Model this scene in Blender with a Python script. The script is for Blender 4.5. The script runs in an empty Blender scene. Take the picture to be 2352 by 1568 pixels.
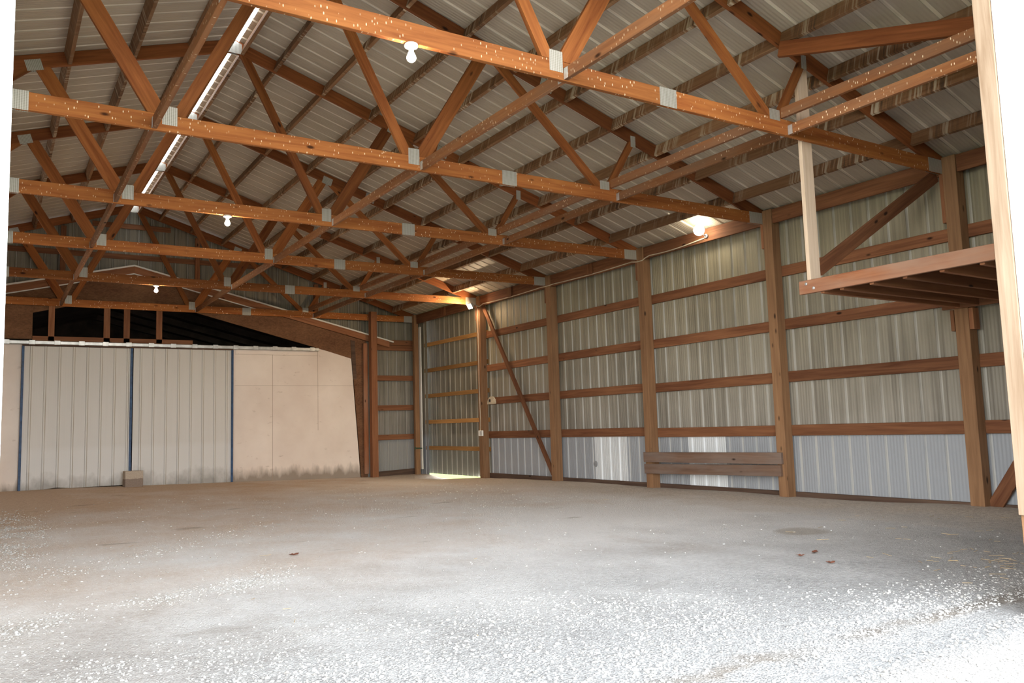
import bpy, bmesh, math, random
from mathutils import Vector, Matrix, noise as mnoise
random.seed(7)
SC = bpy.context.scene
COL = SC.collection
ORD = ['first', 'second', 'third', 'fourth', 'fifth', 'sixth', 'seventh', 'eighth', 'ninth', 'tenth', 'eleventh', 'twelfth']

# ------------------------------------------------------------------ layout (metres)
# X: right wall post faces at 0, interior negative.  Y: depth (front door plane -14.5, back 0.5).  Z up.
YT = [0.50, -2.42, -4.88, -7.315, -9.73, -12.07]      # trusses, 0 = back, 5 = nearest the door
YF = -14.50                                           # front wall
RX = -5.95                                            # ridge
CH0, CH1 = 3.416, 3.556                               # bottom chord underside / top
SL = 0.318
def zlow(x):                                          # underside of the top chord
    return 3.555 + SL * (-0.30 - x) if x >= RX else zlow(2 * RX - x)
TCV = 0.148
def zroof(x): return zlow(x) + TCV + 0.004            # roof sheet underside
XL = 2 * RX                                           # left wall post faces

# ------------------------------------------------------------------ node helpers
def new_mat(name, rough=0.7, spec=0.3, metallic=0.0):
    m = bpy.data.materials.new(name); m.use_nodes = True
    nt = m.node_tree; nt.nodes.clear()
    out = nt.nodes.new('ShaderNodeOutputMaterial'); b = nt.nodes.new('ShaderNodeBsdfPrincipled')
    nt.links.new(b.outputs[0], out.inputs[0])
    b.inputs['Roughness'].default_value = rough; b.inputs['Specular IOR Level'].default_value = spec
    b.inputs['Metallic'].default_value = metallic
    return m, nt, b
def nd(nt, t, **kw):
    n = nt.nodes.new(t)
    for k, v in kw.items(): setattr(n, k, v)
    return n
def coords(nt, scale, kind='Object', loc=(0, 0, 0), rnd=0.0):
    if kind == 'World': tc = nd(nt, 'ShaderNodeNewGeometry'); kind = 'Position'
    else: tc = nd(nt, 'ShaderNodeTexCoord')
    mp = nd(nt, 'ShaderNodeMapping')
    mp.inputs['Scale'].default_value = scale; mp.inputs['Location'].default_value = loc
    if rnd:
        oi = nd(nt, 'ShaderNodeObjectInfo'); mu = nd(nt, 'ShaderNodeMath', operation='MULTIPLY'); mu.inputs[1].default_value = rnd
        nt.links.new(oi.outputs['Random'], mu.inputs[0])
        ad = nd(nt, 'ShaderNodeVectorMath', operation='ADD')
        nt.links.new(tc.outputs[kind], ad.inputs[0]); nt.links.new(mu.outputs[0], ad.inputs[1])
        nt.links.new(ad.outputs[0], mp.inputs[0])
    else:
        nt.links.new(tc.outputs[kind], mp.inputs[0])
    return mp.outputs[0]
def noise(nt, vec, scale=1.0, detail=3.0, rough=0.55, dist=0.0):
    n = nd(nt, 'ShaderNodeTexNoise'); nt.links.new(vec, n.inputs['Vector'])
    n.inputs['Scale'].default_value = scale; n.inputs['Detail'].default_value = detail
    n.inputs['Roughness'].default_value = rough; n.inputs['Distortion'].default_value = dist
    return n.outputs[0]
def voro(nt, vec, scale=1.0, feature='F1'):
    n = nd(nt, 'ShaderNodeTexVoronoi', feature=feature); nt.links.new(vec, n.inputs['Vector']); n.inputs['Scale'].default_value = scale
    return n
def ramp(nt, fac, stops):
    r = nd(nt, 'ShaderNodeValToRGB'); nt.links.new(fac, r.inputs[0]); e = r.color_ramp.elements
    while len(e) < len(stops): e.new(0.5)
    for el, (p, c) in zip(e, stops):
        el.position = p; el.color = c if len(c) == 4 else (*c, 1)
    return r.outputs[0]
def g(v): return (v, v, v, 1)
def mix(nt, fac, a, b, blend='MIX'):
    n = nd(nt, 'ShaderNodeMix', data_type='RGBA', blend_type=blend)
    for s, v in ((0, fac), (6, a), (7, b)):
        if hasattr(v, 'is_output'): nt.links.new(v, n.inputs[s])
        elif s == 0: n.inputs[0].default_value = v
        else: n.inputs[s].default_value = v if len(v) == 4 else (*v, 1)
    return n.outputs[2]
def math_(nt, op, a, b=None, clamp=False):
    n = nd(nt, 'ShaderNodeMath', operation=op, use_clamp=clamp)
    for i, v in enumerate((a, b)):
        if v is None: continue
        if hasattr(v, 'is_output'): nt.links.new(v, n.inputs[i])
        else: n.inputs[i].default_value = v
    return n.outputs[0]
def mrange(nt, v, a, b, c=0.0, d=1.0):
    n = nd(nt, 'ShaderNodeMapRange'); nt.links.new(v, n.inputs[0])
    for i, x in enumerate((a, b, c, d)): n.inputs[i + 1].default_value = x
    return n.outputs[0]
def bump(nt, b, h, strength=0.3, dist=0.01):
    n = nd(nt, 'ShaderNodeBump'); n.inputs['Strength'].default_value = strength; n.inputs['Distance'].default_value = dist
    nt.links.new(h, n.inputs['Height']); nt.links.new(n.outputs[0], b.inputs['Normal'])
def sepxyz(nt, vec):
    s = nd(nt, 'ShaderNodeSeparateXYZ'); nt.links.new(vec, s.inputs[0]); return s.outputs

# ------------------------------------------------------------------ materials
def wood(name, dark, light, flecks=0.0, knots=True, var=0.25, stain=None, rough=0.75, grey=None, streaks=0.0):
    m, nt, b = new_mat(name, rough, 0.2)
    v = coords(nt, (0.9, 16, 16), rnd=37.0)
    gr = noise(nt, v, 1.6, 5, 0.6, 0.6)
    big = noise(nt, coords(nt, (0.8, 3, 3), rnd=91.0), 1.0, 2)
    f = math_(nt, 'ADD', math_(nt, 'MULTIPLY', gr, 0.7), math_(nt, 'MULTIPLY', big, 0.3))
    col = ramp(nt, f, [(0.33, dark), (0.66, light)])
    if grey:
        gm = ramp(nt, noise(nt, coords(nt, (1.2, 5, 5), rnd=53.0), 1.0, 4), [(0.40, g(0)), (0.7, g(1))])
        col = mix(nt, math_(nt, 'MULTIPLY', gm, 0.75), col, grey)
    if knots:
        kv = voro(nt, coords(nt, (5.5, 13, 13), rnd=17.0), 1.0)
        kd = ramp(nt, kv.outputs['Distance'], [(0.12, g(1)), (0.26, g(0))])
        kc = ramp(nt, sepxyz(nt, kv.outputs['Color'])[0], [(0.90, g(0)), (0.91, g(1))])
        col = mix(nt, math_(nt, 'MULTIPLY', kd, kc), col, tuple(c * 0.22 for c in dark[:3]))
    if streaks:      # pale water streaks running across the board
        sv = noise(nt, coords(nt, (26, 0.8, 1.2), rnd=71.0), 1.0, 3, 0.6)
        sm = ramp(nt, sv, [(0.52, g(0)), (0.60, g(1))])
        patch = ramp(nt, noise(nt, coords(nt, (2.5, 1, 1), rnd=29.0), 1.0, 2), [(0.42, g(0)), (0.6, g(1))])
        col = mix(nt, math_(nt, 'MULTIPLY', math_(nt, 'MULTIPLY', sm, patch), streaks), col, (0.50, 0.42, 0.30))
        dm = ramp(nt, sv, [(0.36, g(1)), (0.46, g(0))])
        col = mix(nt, math_(nt, 'MULTIPLY', math_(nt, 'MULTIPLY', dm, patch), 0.75), col, (0.035, 0.028, 0.022))
    if flecks:
        fv = voro(nt, coords(nt, (52, 24, 22), rnd=11.0), 1.0)
        rgb = sepxyz(nt, fv.outputs['Color'])
        fd = ramp(nt, fv.outputs['Distance'], [(0.16, g(1)), (0.26, g(0))])
        fc = ramp(nt, rgb[0], [(1 - flecks, g(0)), (1 - flecks + 0.01, g(1))])
        pm = ramp(nt, noise(nt, coords(nt, (1.3, 1, 1), rnd=13.0), 1.0, 2), [(0.36, g(0.15)), (0.6, g(1))])
        col = mix(nt, math_(nt, 'MULTIPLY', math_(nt, 'MULTIPLY', fd, fc), pm), col, (0.85, 0.68, 0.46))
    oi = nd(nt, 'ShaderNodeObjectInfo')
    br = mrange(nt, oi.outputs['Random'], 0, 1, 1 - var, 1 + var)
    hs = nd(nt, 'ShaderNodeHueSaturation'); nt.links.new(br, hs.inputs['Value']); nt.links.new(col, hs.inputs['Color'])
    nt.links.new(hs.outputs[0], b.inputs['Base Color'])
    bump(nt, b, gr, 0.15, 0.004)
    return m
M = {}
M['chord'] = wood('pine_chord', (0.211, 0.058, 0.014), (0.406, 0.152, 0.041), flecks=0.42)
M['web'] = wood('pine_web', (0.150, 0.040, 0.010), (0.314, 0.112, 0.029))
M['topchord'] = wood('pine_top_chord', (0.131, 0.036, 0.010), (0.262, 0.088, 0.026))
M['runner'] = wood('pine_runner', (0.187, 0.064, 0.022), (0.343, 0.144, 0.055), flecks=0.50, grey=(0.234, 0.133, 0.078))
M['purlin'] = wood('stained_purlin', (0.148, 0.066, 0.027), (0.281, 0.156, 0.078), streaks=0.85, knots=False)
M['girt'] = wood('brown_girt', (0.112, 0.039, 0.017), (0.249, 0.108, 0.049))
M['post'] = wood('treated_post', (0.171, 0.086, 0.041), (0.297, 0.162, 0.081), var=0.12)
M['skirt'] = wood('treated_skirt', (0.055, 0.032, 0.022), (0.13, 0.08, 0.055), var=0.1)
M['plank'] = wood('weathered_plank', (0.10, 0.055, 0.036), (0.20, 0.12, 0.08), grey=(0.19, 0.15, 0.125))
M['loft'] = wood('loft_lumber', (0.24, 0.08, 0.034), (0.42, 0.175, 0.08), grey=(0.36, 0.23, 0.16))
M['pale'] = wood('pale_new_lumber', (0.56, 0.40, 0.26), (0.74, 0.58, 0.43), var=0.05)
M['jamb'] = wood('pale_jamb_board', (0.20, 0.13, 0.08), (0.36, 0.27, 0.19), var=0.05)
M['doorgirt'] = wood('yellow_door_rail', (0.328, 0.156, 0.047), (0.468, 0.250, 0.086), knots=False)
M['frame'] = wood('reddish_framing', (0.177, 0.066, 0.029), (0.295, 0.131, 0.062))

def simple(name, c, rough=0.6, spec=0.3, metallic=0.0, emit=None, strength=0.0, vary=0.0, vscale=8.0):
    m, nt, b = new_mat(name, rough, spec, metallic)
    if vary:
        f = noise(nt, coords(nt, (1, 1, 1), rnd=9.0), vscale, 4)
        nt.links.new(ramp(nt, f, [(0.3, tuple(x * (1 - vary) for x in c)), (0.7, tuple(min(1, x * (1 + vary)) for x in c))]), b.inputs['Base Color'])
    else: b.inputs['Base Color'].default_value = (*c, 1)
    if emit:
        b.inputs['Emission Color'].default_value = (*emit, 1); b.inputs['Emission Strength'].default_value = strength
    return m
def plate_mat():
    m, nt, b = new_mat('galvanised_plate', 0.45, 0.5, 0.25)
    v = coords(nt, (1, 1, 1))
    s = sepxyz(nt, v)
    rows = math_(nt, 'SINE', math_(nt, 'MULTIPLY', s[0], 2 * math.pi / 0.0155))
    slots = math_(nt, 'SINE', math_(nt, 'MULTIPLY', s[2], 2 * math.pi / 0.0125))
    f = math_(nt, 'ADD', math_(nt, 'MULTIPLY', rows, 0.35), math_(nt, 'MULTIPLY', slots, 0.15))
    nt.links.new(ramp(nt, math_(nt, 'ADD', f, 0.5), [(0.1, (0.27, 0.25, 0.21)), (0.75, (0.48, 0.46, 0.40))]), b.inputs['Base Color'])
    bump(nt, b, f, 0.4, 0.002)
    return m
M['plate'] = plate_mat()
M['galv'] = simple('galvanised_steel', (0.55, 0.55, 0.53), 0.4, 0.5, 0.5, vary=0.25)
M['white_trim'] = simple('white_trim', (0.72, 0.70, 0.64), 0.6, vary=0.06, vscale=3)
M['white_siding'] = simple('white_siding', (0.82, 0.83, 0.84), 0.5, vary=0.03, vscale=2)
M['blue'] = simple('blue_trim', (0.028, 0.065, 0.14), 0.5, vary=0.35, vscale=14)
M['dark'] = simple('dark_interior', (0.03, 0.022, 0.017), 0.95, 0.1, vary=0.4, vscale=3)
M['porcelain'] = simple('porcelain', (0.85, 0.82, 0.74), 0.25, 0.5)
M['bulb'] = simple('lit_bulb', (1, 1, 1), 0.3, 0.2, emit=(1.0, 0.86, 0.66), strength=260)
M['flood'] = simple('lit_flood', (1, 1, 1), 0.3, 0.2, emit=(1.0, 0.74, 0.46), strength=1000)
M['round'] = simple('lit_round', (1, 1, 1), 0.3, 0.2, emit=(1.0, 0.90, 0.72), strength=32)
M['fixture'] = simple('lamp_housing', (0.25, 0.25, 0.25), 0.5)
M['cable'] = simple('cable_sheath', (0.55, 0.46, 0.33), 0.6, vary=0.15)
M['cream'] = simple('cream_bracket', (0.55, 0.47, 0.34), 0.7, vary=0.2)
M['seam'] = simple('plywood_joint', (0.36, 0.27, 0.20), 0.8)
M['black'] = simple('black_slot', (0.03, 0.03, 0.03), 0.8)
M['green'] = simple('green_latch', (0.05, 0.12, 0.07), 0.5)
M['straw'] = simple('straw', (0.40, 0.30, 0.17), 0.9, vary=0.3, vscale=30)
M['leaf'] = simple('dead_leaf', (0.16, 0.06, 0.035), 0.9, vary=0.3, vscale=30)

def sheet_mat(name, axis, base, low, mold, yellow, moldamt=1.0, stainz=True, ribcol=None, ribw=0.05, ribf=0.75, phase=0.0, foot=0.0, fine=0.35):
    """ribbed steel sheet; axis = index of the coordinate that runs across the ribs."""
    m, nt, b = new_mat(name, 0.55, 0.35, 0.0)
    tc = coords(nt, (1, 1, 1), 'World'); s = sepxyz(nt, tc)
    sc = [2.0, 2.0, 0.35]; sc[axis] = 22
    streak = noise(nt, coords(nt, tuple(sc), 'World'), 1.0, 4, 0.62)
    sc2 = [0.9, 0.9, 0.9]
    cloud = noise(nt, coords(nt, tuple(sc2), 'World'), 1.0, 3)
    sheetv = nd(nt, 'ShaderNodeTexWhiteNoise', noise_dimensions='1D')
    nt.links.new(math_(nt, 'FLOOR', math_(nt, 'DIVIDE', s[axis], 0.9144)), sheetv.inputs['W'])
    h = s[2]
    # mould thickens towards the eave; clean row nearest the ground takes a painted daylight tint
    hm = mrange(nt, h, 0.74, 0.86, 0.0, 1.0) if stainz else None
    f = math_(nt, 'ADD', math_(nt, 'MULTIPLY', streak, 0.62), math_(nt, 'MULTIPLY', cloud, 0.38))
    mm = ramp(nt, f, [(0.43, g(0)), (0.63, g(1))])
    yl = mrange(nt, h, 0.9, 3.0)
    col = mix(nt, math_(nt, 'MULTIPLY', yl, 0.8), base, yellow)
    col = mix(nt, math_(nt, 'MULTIPLY', sheetv.outputs[0], 0.25), col, tuple(x * 0.75 for x in base[:3]))
    if stainz:
        col = mix(nt, math_(nt, 'MULTIPLY', math_(nt, 'MULTIPLY', mm, hm), 0.72 * moldamt), col, mold)
        inv = math_(nt, 'SUBTRACT', 1.0, hm)
        col = mix(nt, math_(nt, 'MULTIPLY', inv, 0.85), col, low)
    else:
        col = mix(nt, math_(nt, 'MULTIPLY', mm, 0.5 * moldamt), col, mold)
    # rib colour: light glints painted on steel ribs, brown lines on white doors
    fr = math_(nt, 'FRACT', math_(nt, 'ADD', math_(nt, 'DIVIDE', math_(nt, 'SUBTRACT', s[axis], phase), 0.2286), 200.0))
    rib = math_(nt, 'LESS_THAN', math_(nt, 'ABSOLUTE', math_(nt, 'SUBTRACT', fr, 0.5 + 0.03)), ribw)
    rib_fade = ramp(nt, noise(nt, coords(nt, (1.6, 1.6, 1.6), 'World'), 1.0, 2), [(0.3, g(0.35)), (0.6, g(1))])
    col = mix(nt, math_(nt, 'MULTIPLY', math_(nt, 'MULTIPLY', rib, rib_fade), ribf), col, ribcol or tuple(min(1, x * 1.5) for x in low[:3]))
    if foot:
        n2 = noise(nt, coords(nt, (5, 5, 3), 'World'), 1.0, 4)
        edge = math_(nt, 'SUBTRACT', math_(nt, 'MULTIPLY', n2, 0.62), s[2])
        col = mix(nt, math_(nt, 'MULTIPLY', mrange(nt, edge, -0.03, 0.25), foot), col, (0.22, 0.20, 0.17))
    nt.links.new(col, b.inputs['Base Color'])
    w = math_(nt, 'SINE', math_(nt, 'MULTIPLY', s[axis], 2 * math.pi / 0.0381))
    bump(nt, b, w, fine, 0.004)
    return m
M['sheet'] = sheet_mat('wall_sheet', 1, (0.325, 0.295, 0.245), (0.315, 0.335, 0.36), (0.085, 0.072, 0.052), (0.345, 0.295, 0.18), moldamt=0.8, ribcol=(0.50, 0.475, 0.42), ribf=0.65)  # low colour: bluish daylight painted along the bottom row
M['sheet_back'] = sheet_mat('back_wall_sheet', 0, (0.252, 0.229, 0.196), (0.281, 0.277, 0.266), (0.063, 0.056, 0.041), (0.229, 0.204, 0.141), ribcol=(0.355, 0.333, 0.289))
M['sheet_door'] = sheet_mat('side_door_sheet', 1, (0.252, 0.229, 0.170), (0.185, 0.181, 0.148), (0.037, 0.036, 0.026), (0.296, 0.252, 0.163), 1.0, ribcol=(0.407, 0.370, 0.296))
M['sheet_new'] = sheet_mat('patch_sheet', 1, (0.66, 0.68, 0.67), (0.66, 0.68, 0.68), (0.5, 0.5, 0.48), (0.66, 0.68, 0.66), 0.3, ribcol=(0.82, 0.84, 0.85))
M['roof'] = sheet_mat('roof_sheet', 1, (0.45, 0.385, 0.295), (0.46, 0.405, 0.33), (0.33, 0.27, 0.20), (0.45, 0.385, 0.295), 0.7, stainz=False, ribcol=(0.80, 0.72, 0.58), ribf=0.85)
M['white_metal'] = sheet_mat('white_door_sheet', 0, (0.642, 0.618, 0.576), (0.642, 0.628, 0.599), (0.529, 0.500, 0.453), (0.623, 0.585, 0.519), 0.3, ribcol=(0.378, 0.321, 0.245), ribw=0.03, ribf=0.7, phase=0.062, foot=0.7, fine=0.06)

def plywood_white():
    m, nt, b = new_mat('white_painted_plywood', 0.75, 0.2)
    s = sepxyz(nt, coords(nt, (1, 1, 1), 'World'))
    cl = noise(nt, coords(nt, (1.1, 1.1, 1.1), 'World'), 1.0, 4)
    col = ramp(nt, cl, [(0.3, (0.72, 0.61, 0.525)), (0.7, (0.85, 0.75, 0.66))])
    sp = noise(nt, coords(nt, (3.5, 3.5, 9), 'World'), 1.0, 5, 0.65)
    col = mix(nt, math_(nt, 'MULTIPLY', ramp(nt, sp, [(0.62, g(0)), (0.72, g(1))]), 0.5), col, (0.36, 0.25, 0.16))
    n2 = noise(nt, coords(nt, (7, 7, 2), 'World'), 1.0, 4)
    edge = math_(nt, 'SUBTRACT', math_(nt, 'MULTIPLY', n2, 0.42), s[2])      # splash-back mould along the ground
    col = mix(nt, math_(nt, 'MULTIPLY', mrange(nt, edge, -0.06, 0.14), 0.75), col, (0.16, 0.12, 0.08))
    nt.links.new(col, b.inputs['Base Color']); return m
M['whiteply'] = plywood_white()
def osb():
    m, nt, b = new_mat('brown_chipboard', 0.85, 0.15)
    v = voro(nt, coords(nt, (30, 30, 55)), 1.0)
    c1 = ramp(nt, sepxyz(nt, v.outputs['Color'])[0], [(0, (0.12, 0.055, 0.027)), (1, (0.23, 0.115, 0.058))])
    c2 = ramp(nt, noise(nt, coords(nt, (1.5, 1.5, 3)), 1.0, 4), [(0.35, (0.10, 0.046, 0.025)), (0.65, (0.22, 0.115, 0.06))])
    nt.links.new(mix(nt, 0.5, c1, c2), b.inputs['Base Color']); return m
M['osb'] = osb()
def floor_mat():
    m, nt, b = new_mat('dirt_and_dust_floor', 0.95, 0.1)
    tc = coords(nt, (1, 1, 1)); s = sepxyz(nt, tc)
    big = noise(nt, coords(nt, (0.35, 0.35, 0.35)), 1.0, 4, 0.6)
    fine = math_(nt, 'ADD', math_(nt, 'MULTIPLY', noise(nt, tc, 26, 4, 0.7), 0.55), math_(nt, 'MULTIPLY', noise(nt, tc, 120, 3, 0.7), 0.45))
    med = noise(nt, coords(nt, (2.0, 1.4, 1)), 1.0, 5, 0.62)
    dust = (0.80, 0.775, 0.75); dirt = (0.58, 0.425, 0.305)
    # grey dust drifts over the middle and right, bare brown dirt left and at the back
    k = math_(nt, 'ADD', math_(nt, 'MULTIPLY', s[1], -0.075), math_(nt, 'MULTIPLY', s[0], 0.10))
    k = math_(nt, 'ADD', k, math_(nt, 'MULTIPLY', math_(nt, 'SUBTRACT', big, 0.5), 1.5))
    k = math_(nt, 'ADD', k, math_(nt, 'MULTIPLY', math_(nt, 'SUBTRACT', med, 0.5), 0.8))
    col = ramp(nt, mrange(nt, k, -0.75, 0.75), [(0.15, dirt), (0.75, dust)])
    col = mix(nt, 0.35, col, ramp(nt, fine, [(0.38, g(0.22)), (0.62, g(0.84))]), 'OVERLAY')
    gv = voro(nt, tc, 95)
    chip = math_(nt, 'MULTIPLY', ramp(nt, gv.outputs['Distance'], [(0.25, g(1)), (0.42, g(0))]),
                 ramp(nt, sepxyz(nt, gv.outputs['Color'])[0], [(0.80, g(0)), (0.82, g(1))]))
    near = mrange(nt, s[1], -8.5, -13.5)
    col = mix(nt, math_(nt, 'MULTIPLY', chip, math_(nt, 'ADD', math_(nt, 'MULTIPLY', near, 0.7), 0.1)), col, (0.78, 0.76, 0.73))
    # crushed limestone by the doorway, darkened to even out the daylight falloff
    lime_dim = math_(nt, 'MULTIPLY', mrange(nt, math_(nt, 'ADD', s[1], math_(nt, 'MULTIPLY', math_(nt, 'SUBTRACT', med, 0.5), 2.6)), -10.6, -13.6), 0.85)
    col = mix(nt, lime_dim, col, ramp(nt, fine, [(0.40, (0.20, 0.19, 0.18)), (0.60, (0.40, 0.39, 0.37))]))
    # damp dark patches
    damp = ramp(nt, noise(nt, coords(nt, (0.9, 2.2, 1), loc=(3.1, 1.7, 0)), 1.0, 3), [(0.66, g(0)), (0.71, g(1))])
    col = mix(nt, math_(nt, 'MULTIPLY', damp, math_(nt, 'SUBTRACT', 0.45, math_(nt, 'MULTIPLY', lime_dim, 0.5), True)), col, (0.20, 0.15, 0.10))
    # tan chaff swept up along the right wall, and one worn-through tan spot
    tn = math_(nt, 'MULTIPLY', mrange(nt, math_(nt, 'ADD', s[0], math_(nt, 'MULTIPLY', math_(nt, 'SUBTRACT', med, 0.5), 1.6)), -1.5, -0.5), 0.7)
    col = mix(nt, tn, col, ramp(nt, fine, [(0.40, (0.36, 0.28, 0.20)), (0.60, (0.68, 0.58, 0.46))]))
    dx = math_(nt, 'DIVIDE', math_(nt, 'ADD', s[0], 2.33), 0.24); dy = math_(nt, 'DIVIDE', math_(nt, 'ADD', s[1], 11.90), 0.22)
    rr = math_(nt, 'ADD', math_(nt, 'ADD', math_(nt, 'MULTIPLY', dx, dx), math_(nt, 'MULTIPLY', dy, dy)), math_(nt, 'MULTIPLY', math_(nt, 'SUBTRACT', med, 0.5), 1.2))
    col = mix(nt, math_(nt, 'MULTIPLY', mrange(nt, rr, 1.2, 0.5), 0.5), col, (0.32, 0.26, 0.19))
    tl = math_(nt, 'ABSOLUTE', math_(nt, 'ADD', math_(nt, 'ADD', s[1], 14.25), math_(nt, 'MULTIPLY', math_(nt, 'SUBTRACT', med, 0.5), 0.35)))
    tm = math_(nt, 'MULTIPLY', mrange(nt, tl, 0.09, 0.03), ramp(nt, noise(nt, coords(nt, (1.3, 1.3, 1)), 1.0, 3), [(0.40, g(0)), (0.58, g(1))]))
    col = mix(nt, math_(nt, 'MULTIPLY', tm, 0.7), col, (0.22, 0.18, 0.14))
    nt.links.new(col, b.inputs['Base Color'])
    hh = math_(nt, 'ADD', math_(nt, 'MULTIPLY', fine, 0.6), math_(nt, 'MULTIPLY', math_(nt, 'SUBTRACT', 1.0, gv.outputs['Distance']), 0.6))
    bump(nt, b, hh, 0.8, 0.012)
    return m
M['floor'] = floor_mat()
def stone_mat():
    m, nt, b = new_mat('limestone_chips', 0.85, 0.2)
    v = voro(nt, coords(nt, (1, 1, 1)), 40)
    nt.links.new(ramp(nt, sepxyz(nt, v.outputs['Color'])[0], [(0, (0.34, 0.32, 0.29)), (0.5, (0.44, 0.425, 0.40)), (1, (0.57, 0.56, 0.54))]), b.inputs['Base Color'])
    return m
M['stone'] = stone_mat()
def block_mat():
    m, nt, b = new_mat('concrete_block', 0.95, 0.1)
    s = sepxyz(nt, coords(nt, (1, 1, 1)))
    n = noise(nt, coords(nt, (1, 1, 1)), 9, 4)
    edge = math_(nt, 'ADD', s[2], math_(nt, 'MULTIPLY', math_(nt, 'SUBTRACT', n, 0.5), 0.07))
    col = mix(nt, mrange(nt, edge, 0.150, 0.158), (0.26, 0.20, 0.16), (0.46, 0.38, 0.30))
    nt.links.new(mix(nt, 0.3, col, ramp(nt, noise(nt, coords(nt, (1, 1, 1)), 60, 3), [(0.3, g(0.2)), (0.7, g(0.7))]), 'OVERLAY'), b.inputs['Base Color'])
    return m
M['block'] = block_mat()
M['grass'] = simple('meadow_grass', (0.28, 0.42, 0.07), 0.9, 0.1, vary=0.35, vscale=6)

# ------------------------------------------------------------------ object helpers
def link(name, me, mat, parent=None):
    o = bpy.data.objects.new(name, me); COL.objects.link(o)
    if mat: me.materials.append(mat)
    if parent: o.parent = parent
    return o
def finish(name, bm, mat, parent=None, smooth=False):
    bmesh.ops.recalc_face_normals(bm, faces=bm.faces[:])
    me = bpy.data.meshes.new(name); bm.to_mesh(me); bm.free()
    if smooth:
        for p in me.polygons: p.use_smooth = True
    return link(name, me, mat, parent)
def tag(o, label, cat, group=None, kind=None):
    o['label'] = label; o['category'] = cat
    if group: o['group'] = group
    if kind: o['kind'] = kind
    return o
def struct(o, label, cat): return tag(o, label, cat, kind='structure')
def empty(name, loc=(0, 0, 0)):
    o = bpy.data.objects.new(name, None); o.empty_display_size = 0.1; COL.objects.link(o); o.location = loc
    return o
def bevel(bm, w=0.003):
    bmesh.ops.bevel(bm, geom=bm.edges[:], offset=w, segments=1, affect='EDGES', profile=0.5)
def box_bm(lo, hi, bv=0.0, bm=None):
    own = bm is None
    bm = bm or bmesh.new()
    r = bmesh.ops.create_cube(bm, size=1.0)
    for v in r['verts']:
        v.co = Vector([lo[i] + (v.co[i] + 0.5) * (hi[i] - lo[i]) for i in range(3)])
    if bv and own: bevel(bm, bv)
    return bm
def frame_matrix(xdir, zhint):
    x = Vector(xdir).normalized(); z = Vector(zhint); z = (z - x * z.dot(x)).normalized(); y = z.cross(x)
    return Matrix((x, y, z)).transposed().to_4x4()
def board(name, p0, p1, depth, thick, mat, parent=None, up=(0, 0, 1), bv=0.003):
    """timber from p0 to p1 (centre line), grain along local X; depth along 'up', thick across."""
    p0, p1 = Vector(p0), Vector(p1); L = (p1 - p0).length
    o = finish(name, box_bm((-L / 2, -thick / 2, -depth / 2), (L / 2, thick / 2, depth / 2), bv), mat, parent)
    mw = Matrix.Translation((p0 + p1) / 2) @ frame_matrix(p1 - p0, up)
    if parent: mw = Matrix.Translation(parent.location).inverted() @ mw
    o.matrix_local = mw
    return o
def box(name, lo, hi, mat, parent=None, bv=0.003):
    lo, hi = Vector(lo), Vector(hi); c = (lo + hi) / 2; h = (hi - lo) / 2
    o = finish(name, box_bm(-h, h, bv), mat, parent)
    o.location = c - (parent.location if parent else Vector((0, 0, 0)))
    return o
def vboard(name, lo, hi, mat, parent=None):
    """vertical post/board given by its box, grain running up"""
    lo, hi = Vector(lo), Vector(hi); c = (lo + hi) / 2
    return board(name, (c.x, c.y, lo.z), (c.x, c.y, hi.z), hi.x - lo.x, hi.y - lo.y, mat, parent, up=(1, 0, 0))
def clip_poly(poly, px, pz, nx, nz):
    out = []
    for i in range(len(poly)):
        a, b = poly[i], poly[(i + 1) % len(poly)]
        da = (a[0] - px) * nx + (a[1] - pz) * nz; db = (b[0] - px) * nx + (b[1] - pz) * nz
        if da >= 0: out.append(a)
        if da * db < 0:
            t = da / (da - db); out.append((a[0] + (b[0] - a[0]) * t, a[1] + (b[1] - a[1]) * t))
    return out
def slab(name, poly, y0, y1, mat, parent=None, axis=(1, 0), bv=0.0):
    """polygon in XZ extruded along Y; local X follows 'axis' so that grain runs along the timber"""
    cx = sum(p[0] for p in poly) / len(poly); cz = sum(p[1] for p in poly) / len(poly); cy = (y0 + y1) / 2
    ax = Vector((axis[0], 0, axis[1])).normalized()
    R = frame_matrix(ax, (-ax.z, 0, ax.x)); Ri = R.to_3x3().transposed()
    bm = bmesh.new(); rings = []
    for y in (y0, y1):
        rings.append([bm.verts.new(Ri @ Vector((p[0] - cx, y - cy, p[1] - cz))) for p in poly])
    n = len(poly)
    bm.faces.new(rings[0]); bm.faces.new(rings[1][::-1])
    for i in range(n): bm.faces.new((rings[0][i], rings[1][i], rings[1][(i + 1) % n], rings[0][(i + 1) % n]))
    if bv: bevel(bm, bv)
    o = finish(name, bm, mat, parent)
    mw = Matrix.Translation((cx, cy, cz)) @ R
    if parent: mw = Matrix.Translation(parent.location).inverted() @ mw
    o.matrix_local = mw
    return o
def lathe(prof, seg=20, bm=None, c=(0, 0, 0)):
    bm = bm or bmesh.new(); rings = []
    for r, z in prof:
        rings.append([bm.verts.new((c[0] + r * math.cos(2 * math.pi * i / seg), c[1] + r * math.sin(2 * math.pi * i / seg), c[2] + z)) for i in range(seg)])
    for a, b in zip(rings, rings[1:]):
        for i in range(seg): bm.faces.new((a[i], a[(i + 1) % seg], b[(i + 1) % seg], b[i]))
    bm.faces.new(rings[0][::-1]); bm.faces.new(rings[-1])
    return bm
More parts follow.
